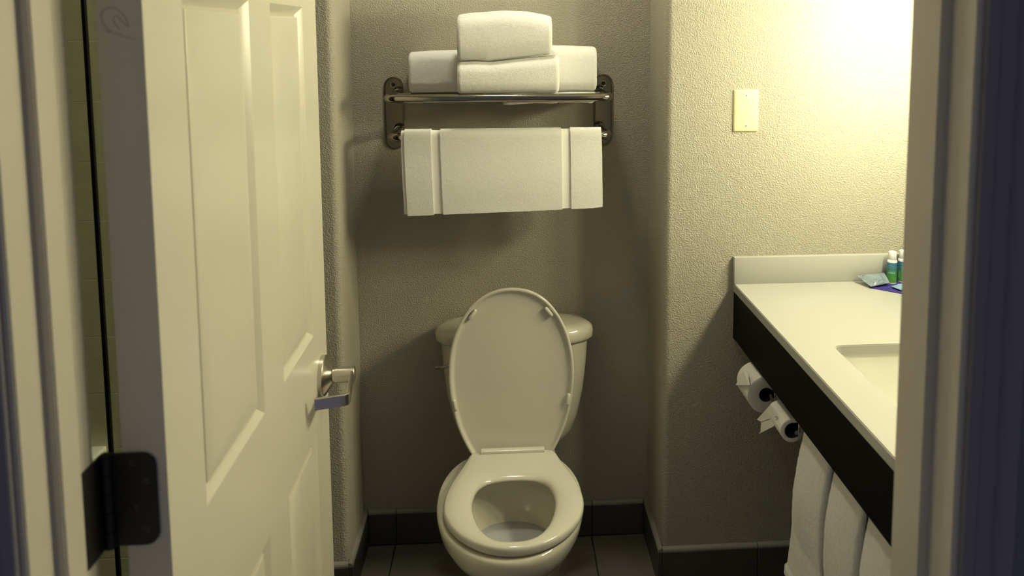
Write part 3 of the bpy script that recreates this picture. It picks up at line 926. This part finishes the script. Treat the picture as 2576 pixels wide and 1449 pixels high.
scx, scy = (SX0 + SX1) / 2, (SY0 + SY1) / 2
hx, hy = (SX1 - SX0) / 2, (SY1 - SY0) / 2
rg = [[(x, y, z) for x, y in rrect(scx, scy, hx + e_, hy + e_, rad_, 6)] for z, e_, rad_ in
      ((0.860, 0.016, 0.03), (0.8728, 0.016, 0.03), (0.8730, 0.004, 0.024), (0.866, 0.0025, 0.026), (0.82, -0.004, 0.035), (0.775, -0.018, 0.05), (0.752, -0.040, 0.06), (0.745, -0.075, 0.06), (0.742, -0.14, 0.03))]
snk = obj('sink', loft(rg, cap0=False), M['sink'], van, angle=60)
bm = bmesh.new()
add_lathe(bm, (scx, scy, 0.7422), (0, 0, 1), [(0, 0.022), (0.002, 0.022), (0.003, 0.018), (0.001, 0.008)], 24)
dr = obj('drain', bm, M['chrome'], None)
dr.parent = snk

# ---------------------------------------------------------------- things on the counter
mt_ = obj('amenity_mat', loft([[(x, y, z) for x, y in [(1.0030, 2.1800), (1.1950, 2.0000), (1.1950, 2.2420), (1.0200, 2.2420)]] for z in (CZ1 + 0.0002, CZ1 + 0.0022)]), M['mat_blue'], smooth=False)
tag(mt_, 'indigo blue amenity mat on the countertop corner', 'mat')
MZ = CZ1 + 0.0024

def text_mesh(body, size, r, h, ang0, vertical=False, bold=0.0):
    """white print wrapped round a bottle of radius r"""
    cu = bpy.data.curves.new('t', 'FONT')
    cu.body = body; cu.size = size; cu.align_x = 'CENTER'; cu.offset = bold
    cu.resolution_u = 2
    to = bpy.data.objects.new('t', cu)
    COL.objects.link(to)
    dg = bpy.context.evaluated_depsgraph_get()
    me = bpy.data.meshes.new_from_object(to.evaluated_get(dg))
    COL.objects.unlink(to); bpy.data.objects.remove(to)
    for v in me.vertices:
        x, y = v.co.x, v.co.y
        if vertical: x, y = -y, x
        a = ang0 + x / r
        v.co = Vector((math.cos(a) * (r + 0.0002), math.sin(a) * (r + 0.0002), h + y))
    return me

def bottle(loc, rot, label, texts):
    root = empty('lotion_bottle', loc)
    tag(root, label, 'bottle', 'small toiletry bottles')
    def part(name, bm, mat, lab=None, angle=40):
        o = obj(name, bm, mat, None, angle=angle, label=lab)
        o.parent = root
        o.rotation_euler.z = rot
        return o
    R = 0.0133
    bm = bmesh.new()
    add_lathe(bm, (0, 0, 0), (0, 0, 1), [(0, R - .0015), (0.001, R - .0003), (0.003, R), (0.064, R), (0.0665, R - .0006), (0.0682, R - .0025)], 36)
    body = part('body', bm, M['white_plastic'])
    bm = bmesh.new()
    rg = []
    for z in (0.0042, 0.0605):
        rg.append([((R + 0.00012) * math.cos(a), (R + 0.00012) * math.sin(a), z) for a in [2 * math.pi * k / 48 for k in range(48)]])
    add_loft(bm, rg, False, False)
    lb = part('wrap_label', bm, M['bottle_print'], 'blue to green wrap label')
    bm = bmesh.new()
    add_lathe(bm, (0, 0, 0.0682), (0, 0, 1), [(0, R - .0022), (0.0005, R - .0018), (0.0205, R - .0022), (0.0225, R - .003), (0.0232, R - .005)], 36)
    part('cap', bm, M['white_plastic'])
    for body_t, size, h, da, vert, bold in texts:
        me = text_mesh(body_t, size, R + 0.0002, h, da, vert, bold)
        me.materials.append(M['letter'])
        o = bpy.data.objects.new('lettering', me); COL.objects.link(o)
        o.parent = lb
    return root
face = math.atan2(-2.2, -1.08)      # the bottles face the door
bottle((1.0795, 2.2145, MZ), face, 'small white-capped green bottle reading CITRUS beside the wrinkled packet',
       [('CITRUS', 0.0060, 0.0300, -0.02, False, 0.0), ('- - - - - -', 0.0040, 0.0365, -0.02, False, 0.0), ('. . . . . . .', 0.0040, 0.0525, 0.05, False, 0.0001)])
bottle((1.1155, 2.2245, MZ), face, 'small white-capped green bottle reading lotion, half hidden by the door jamb',
       [('lotion', 0.0088, 0.0235, -0.55, True, 0.0), ('CITRUS', 0.0060, 0.0400, 0.25, True, 0.0), ('. . . . . . .', 0.0040, 0.0525, 0.05, False, 0.0001)])

def packet(name, corners, thick, mat, label, text=None, seed=0, n=18):
    """pillow packet between four corners (a,b,c,d) with crimped ends along a-d and b-c"""
    random.seed(seed)
    a, b, c, d = [Vector(q) for q in corners]
    nrm = (b - a).cross(d - a).normalized()
    if nrm.z < 0 and abs(nrm.z) > 0.2: nrm = -nrm
    ctr = (a + b + c + d) / 4
    bm = bmesh.new()
    top, bot = {}, {}
    for i in range(n + 1):
        for j in range(n + 1):
            u, v = i / n, j / n
            p = a.lerp(b, u).lerp(d.lerp(c, u), v)
            e = max(0.0, min(1.0, (u - 0.09) / 0.25)) * max(0.0, min(1.0, (0.91 - u) / 0.25))
            e = (3 * e * e - 2 * e ** 3)
            e *= (math.sin(math.pi * v)) ** 0.55
            crimp = 0.0004 * math.sin(j * 2.6) * (1 if (u < 0.09 or u > 0.91) else 0)
            wr = noise.noise(p * 120 + Vector((seed, 0, 0))) * 0.0018 * (0.25 + e)
            top[i, j] = bm.verts.new(p - ctr + nrm * (e * thick * 0.6 + wr + crimp + 0.0004))
            bot[i, j] = bm.verts.new(p - ctr + nrm * (-e * thick * 0.4 + wr * 0.5 + crimp - 0.0002))
    for i in range(n):
        for j in range(n):
            bm.faces.new((top[i, j], top[i + 1, j], top[i + 1, j + 1], top[i, j + 1]))
            bm.faces.new((bot[i, j], bot[i, j + 1], bot[i + 1, j + 1], bot[i + 1, j]))
    for i in range(n):
        bm.faces.new((top[i, 0], bot[i, 0], bot[i + 1, 0], top[i + 1, 0]))
        bm.faces.new((top[i, n], top[i + 1, n], bot[i + 1, n], bot[i, n]))
        bm.faces.new((top[0, i], top[0, i + 1], bot[0, i + 1], bot[0, i]))
        bm.faces.new((top[n, i], bot[n, i], bot[n, i + 1], top[n, i + 1]))
    o = obj(name, bm, mat, None, angle=60)
    o.location = ctr
    return tag(o, label, 'packet', 'toiletry packets')
packet('soap_packet', [(0.9840, 2.2290, 0.9180), (1.0660, 2.2310, 0.9240), (1.0620, 2.1880, 0.9080), (1.0010, 2.1720, 0.9030)], 0.013, M['packet'],
       'wrinkled pale blue-grey packet leaning on the backsplash beside the bottles', seed=4)
packet('soap_packet', [(1.0560, 2.1690, 0.9045), (1.1150, 2.1900, 0.9060), (1.1300, 2.1480, 0.9050), (1.0680, 2.1370, 0.9030)], 0.009, M['packet2'],
       'sky blue packet lying flat in front of the bottles', seed=9)
packet('soap_packet', [(1.1050, 2.2405, 0.9000), (1.1560, 2.2405, 0.9000), (1.1600, 2.2425, 0.9975), (1.1090, 2.2425, 0.9725)], 0.003, M['packet3'],
       'dark grey packet standing upright behind the bottles', seed=12)

# ---------------------------------------------------------------- toilet paper under the counter
hold = empty('paper_holder', (0.66, 1.95, 0.735))
tag(hold, 'chrome double toilet paper holder under the black apron', 'paper holder')
bm = bmesh.new(); add_tube(bm, [(0.664, 1.795, 0.683), (0.664, 2.135, 0.683)], 0.0055, 12)
obj('rod', bm, M['smoke_chrome'], hold, angle=60)
for y in (1.795, 1.962, 2.135):
    obj('bracket', box(0.6632, 0.6665, y - 0.011, y + 0.011, 0.676, 0.745, 0.001, 1), M['chrome'], hold)
def roll(name, c, r, rc, length, label):
    root = empty(name, c)
    tag(root, label, 'toilet paper', 'toilet paper rolls')
    n = 48
    prof = [(0.0, rc), (-0.0005, rc + 0.0012), (-0.0005, r - 0.002), (0.0008, r), (length - 0.001, r), (length, r - 0.002), (length, rc + 0.001), (length - 0.0005, rc)]
    rings = [[(c[0] + q * math.cos(a), c[1] + d, c[2] + q * math.sin(a)) for a in [2 * math.pi * k / n for k in range(n)]] for d, q in prof]
    rings.append(rings[0])
    bm = loft(rings, False, False)
    bmesh.ops.remove_doubles(bm, verts=bm.verts, dist=1e-6)
    obj('paper', bm, M['paper'], root, angle=40)
    rings = [[(c[0] + q * math.cos(a), c[1] + d, c[2] + q * math.sin(a)) for a in [2 * math.pi * k / n for k in range(n)]] for d, q in
             ((0.001, rc - 0.0002), (length - 0.001, rc - 0.0002), (length - 0.001, rc - 0.0014), (0.001, rc - 0.0014))]
    rings.append(rings[0])
    bm = loft(rings, False, False)
    bmesh.ops.remove_doubles(bm, verts=bm.verts, dist=1e-6)
    obj('core', bm, M['core'], root, angle=40)
    return root
M['core'] = simple('grey card', (0.06, 0.05, 0.04), 0.9)
def sheet(root, pts, thick=0.0006, name='folded_end'):
    v = [Vector(p) for p in pts]
    nr = (v[1] - v[0]).cross(v[2] - v[0]).normalized()
    rg = [[p - nr * thick for p in v], [p + nr * thick for p in v]]
    return obj(name, loft(rg), M['paper'], root, smooth=False)
r1 = roll('toilet_paper_roll', (0.660, 2.007, 0.679), 0.0490, 0.0190, 0.100, 'fat toilet paper roll nearest the wall under the counter')
sheet(r1, [(0.6090, 1.985, 0.716), (0.6050, 2.094, 0.6690), (0.6150, 2.060, 0.722), (0.6210, 2.040, 0.7245)])
r2_ = roll('toilet_paper_roll', (0.660, 1.8116, 0.680), 0.0285, 0.0190, 0.100, 'nearly used-up toilet paper roll with a long loose end')
sheet(r2_, [(0.6330, 1.840, 0.703), (0.6310, 1.955, 0.6335), (0.6310, 1.987, 0.6240), (0.6330, 1.893, 0.706)])
sheet(r2_, [(0.6335, 1.840, 0.700), (0.6325, 1.862, 0.667), (0.6315, 1.970, 0.5945), (0.6315, 1.958, 0.607), (0.6315, 1.955, 0.632)], name='loose_sheet')

# ---------------------------------------------------------------- towels hanging under the counter
bar = empty('under_counter_bar', (0.69, 1.5, 0.705))
tag(bar, 'chrome towel bar under the countertop behind the black apron', 'towel bar')
bm = bmesh.new(); add_tube(bm, [(0.690, 1.15, 0.698), (0.690, 1.775, 0.698)], 0.008, 14)
obj('bar', bm, M['chrome'], bar, angle=60)
for y in (1.16, 1.770):
    obj('bracket', box(0.687, 0.693, y - 0.006, y + 0.006, 0.698, 0.8735, 0.001, 1), M['chrome'], bar)

def under_towel(y0, y1, zbot, label, seed, flare=0.0, xo=0.0, nearshift=0.0):
    """thick folded towel hung over the bar; plump front panel facing the door (-X)"""
    bx, bz = 0.690, 0.698
    ny = 44
    rings = []
    nz = 90
    for i in range(-3, ny + 4):
        f = min(1, max(0, i / ny))
        edge = 1.0
        if i < 0: edge = [0.25, 0.6, 0.85][i + 3]
        if i > ny: edge = [0.85, 0.6, 0.25][i - ny - 1]
        yy = y0 + (y1 - y0) * f
        if i < 0: yy = y0 - 0.004 * [1.0, 0.85, 0.5][i + 3]
        if i > ny: yy = y1 + 0.004 * [0.5, 0.85, 1.0][i - ny - 1]
        out, inn_ = [], []
        plump = 0.018 + 0.012 * (math.sin(math.pi * f) ** 0.7)
        for k in range(nz + 1):
            t = k / nz
            z = zbot + (bz - zbot) * t
            y2 = yy + flare * (1 - t) * (0.3 + f)
            x_o = bx - 0.0095 - (plump * (0.55 + 0.45 * math.sin(math.pi * min(1, (1 - t) * 1.5)) * 1.0)) * edge - xo * (1 - t)
            hemk = 0.006 if t < 0.06 else 0.0
            out.append((x_o - hemk * edge, y2, z)); inn_.append((bx - 0.0088 - xo * (1 - t), y2, z))
        for k in range(1, 10):
            a = math.pi * k / 10
            ro = 0.0095 + 0.55 * plump * edge
            out.append((bx - ro * math.cos(a), yy, bz + ro * math.sin(a))); inn_.append((bx - 0.0088 * math.cos(a), yy, bz + 0.0088 * math.sin(a)))
        for k in range(13):
            t = k / 12
            z = bz - (bz - zbot - 0.03) * t
            out.append((bx + 0.0095 + 0.55 * plump * edge, yy + flare * t * (0.3 + f), z)); inn_.append((bx + 0.0088, yy + flare * t * (0.3 + f), z))
        rings.append([fuzz(p, 0.0010) for p in out + list(reversed(inn_))])
    o = obj('hand_towel', loft(rings), M['towel'], None, angle=180)
    return tag(o, label, 'towel', 'white towels hanging under the counter')
under_towel(1.628, 1.768, 0.322, 'white towel hanging under the counter right beside the toilet paper', 1, flare=0.045, xo=0.012)
under_towel(1.462, 1.596, 0.322, 'middle one of the white towels hanging under the counter', 2, flare=0.018, xo=0.012)
under_towel(1.285, 1.430, 0.322, 'white towel hanging under the counter nearest the door jamb', 3, flare=0.012, xo=0.012)

# ---------------------------------------------------------------- lamps
vl = empty('vanity_lamp', (RIGHT, 1.76, 1.68))
tag(vl, 'warm vanity lamp with three frosted shades on the wall above the sink', 'lamp')
obj('back_plate', box(RIGHT - 0.022, RIGHT, 1.42, 2.10, 1.63, 1.73, 0.004), M['nickel'], vl)
for y in (1.54, 1.76, 1.98):
    bm = bmesh.new(); add_tube(bm, [(RIGHT - 0.022, y, 1.68), (RIGHT - 0.085, y, 1.68)], 0.008, 12)
    obj('arm', bm, M['nickel'], vl)
    bm = bmesh.new()
    add_lathe(bm, (RIGHT - 0.115, y, 1.60), (0, 0, 1), [(0, 0.030), (0.002, 0.042), (0.05, 0.050), (0.115, 0.045), (0.125, 0.03)], 20)
    obj('shade', bm, M['lamp'], vl)
LX, LYC = 0.005, 2.16
cl = empty('ceiling_lamp', (LX, LYC, ZC))
tag(cl, 'small round frosted ceiling lamp above the toilet', 'lamp')
bm = bmesh.new(); add_lathe(bm, (LX, LYC, ZC), (0, 0, -1), [(0, 0.09), (0.012, 0.09), (0.014, 0.08)], 32)
obj('rim', bm, M['nickel'], cl)
bm = bmesh.new(); add_lathe(bm, (LX, LYC, ZC - 0.0141), (0, 0, -1), [(0, 0.079), (0.008, 0.074), (0.014, 0.05), (0.016, 0.02)], 32)
obj('shade', bm, M['ceil_lamp'], cl)
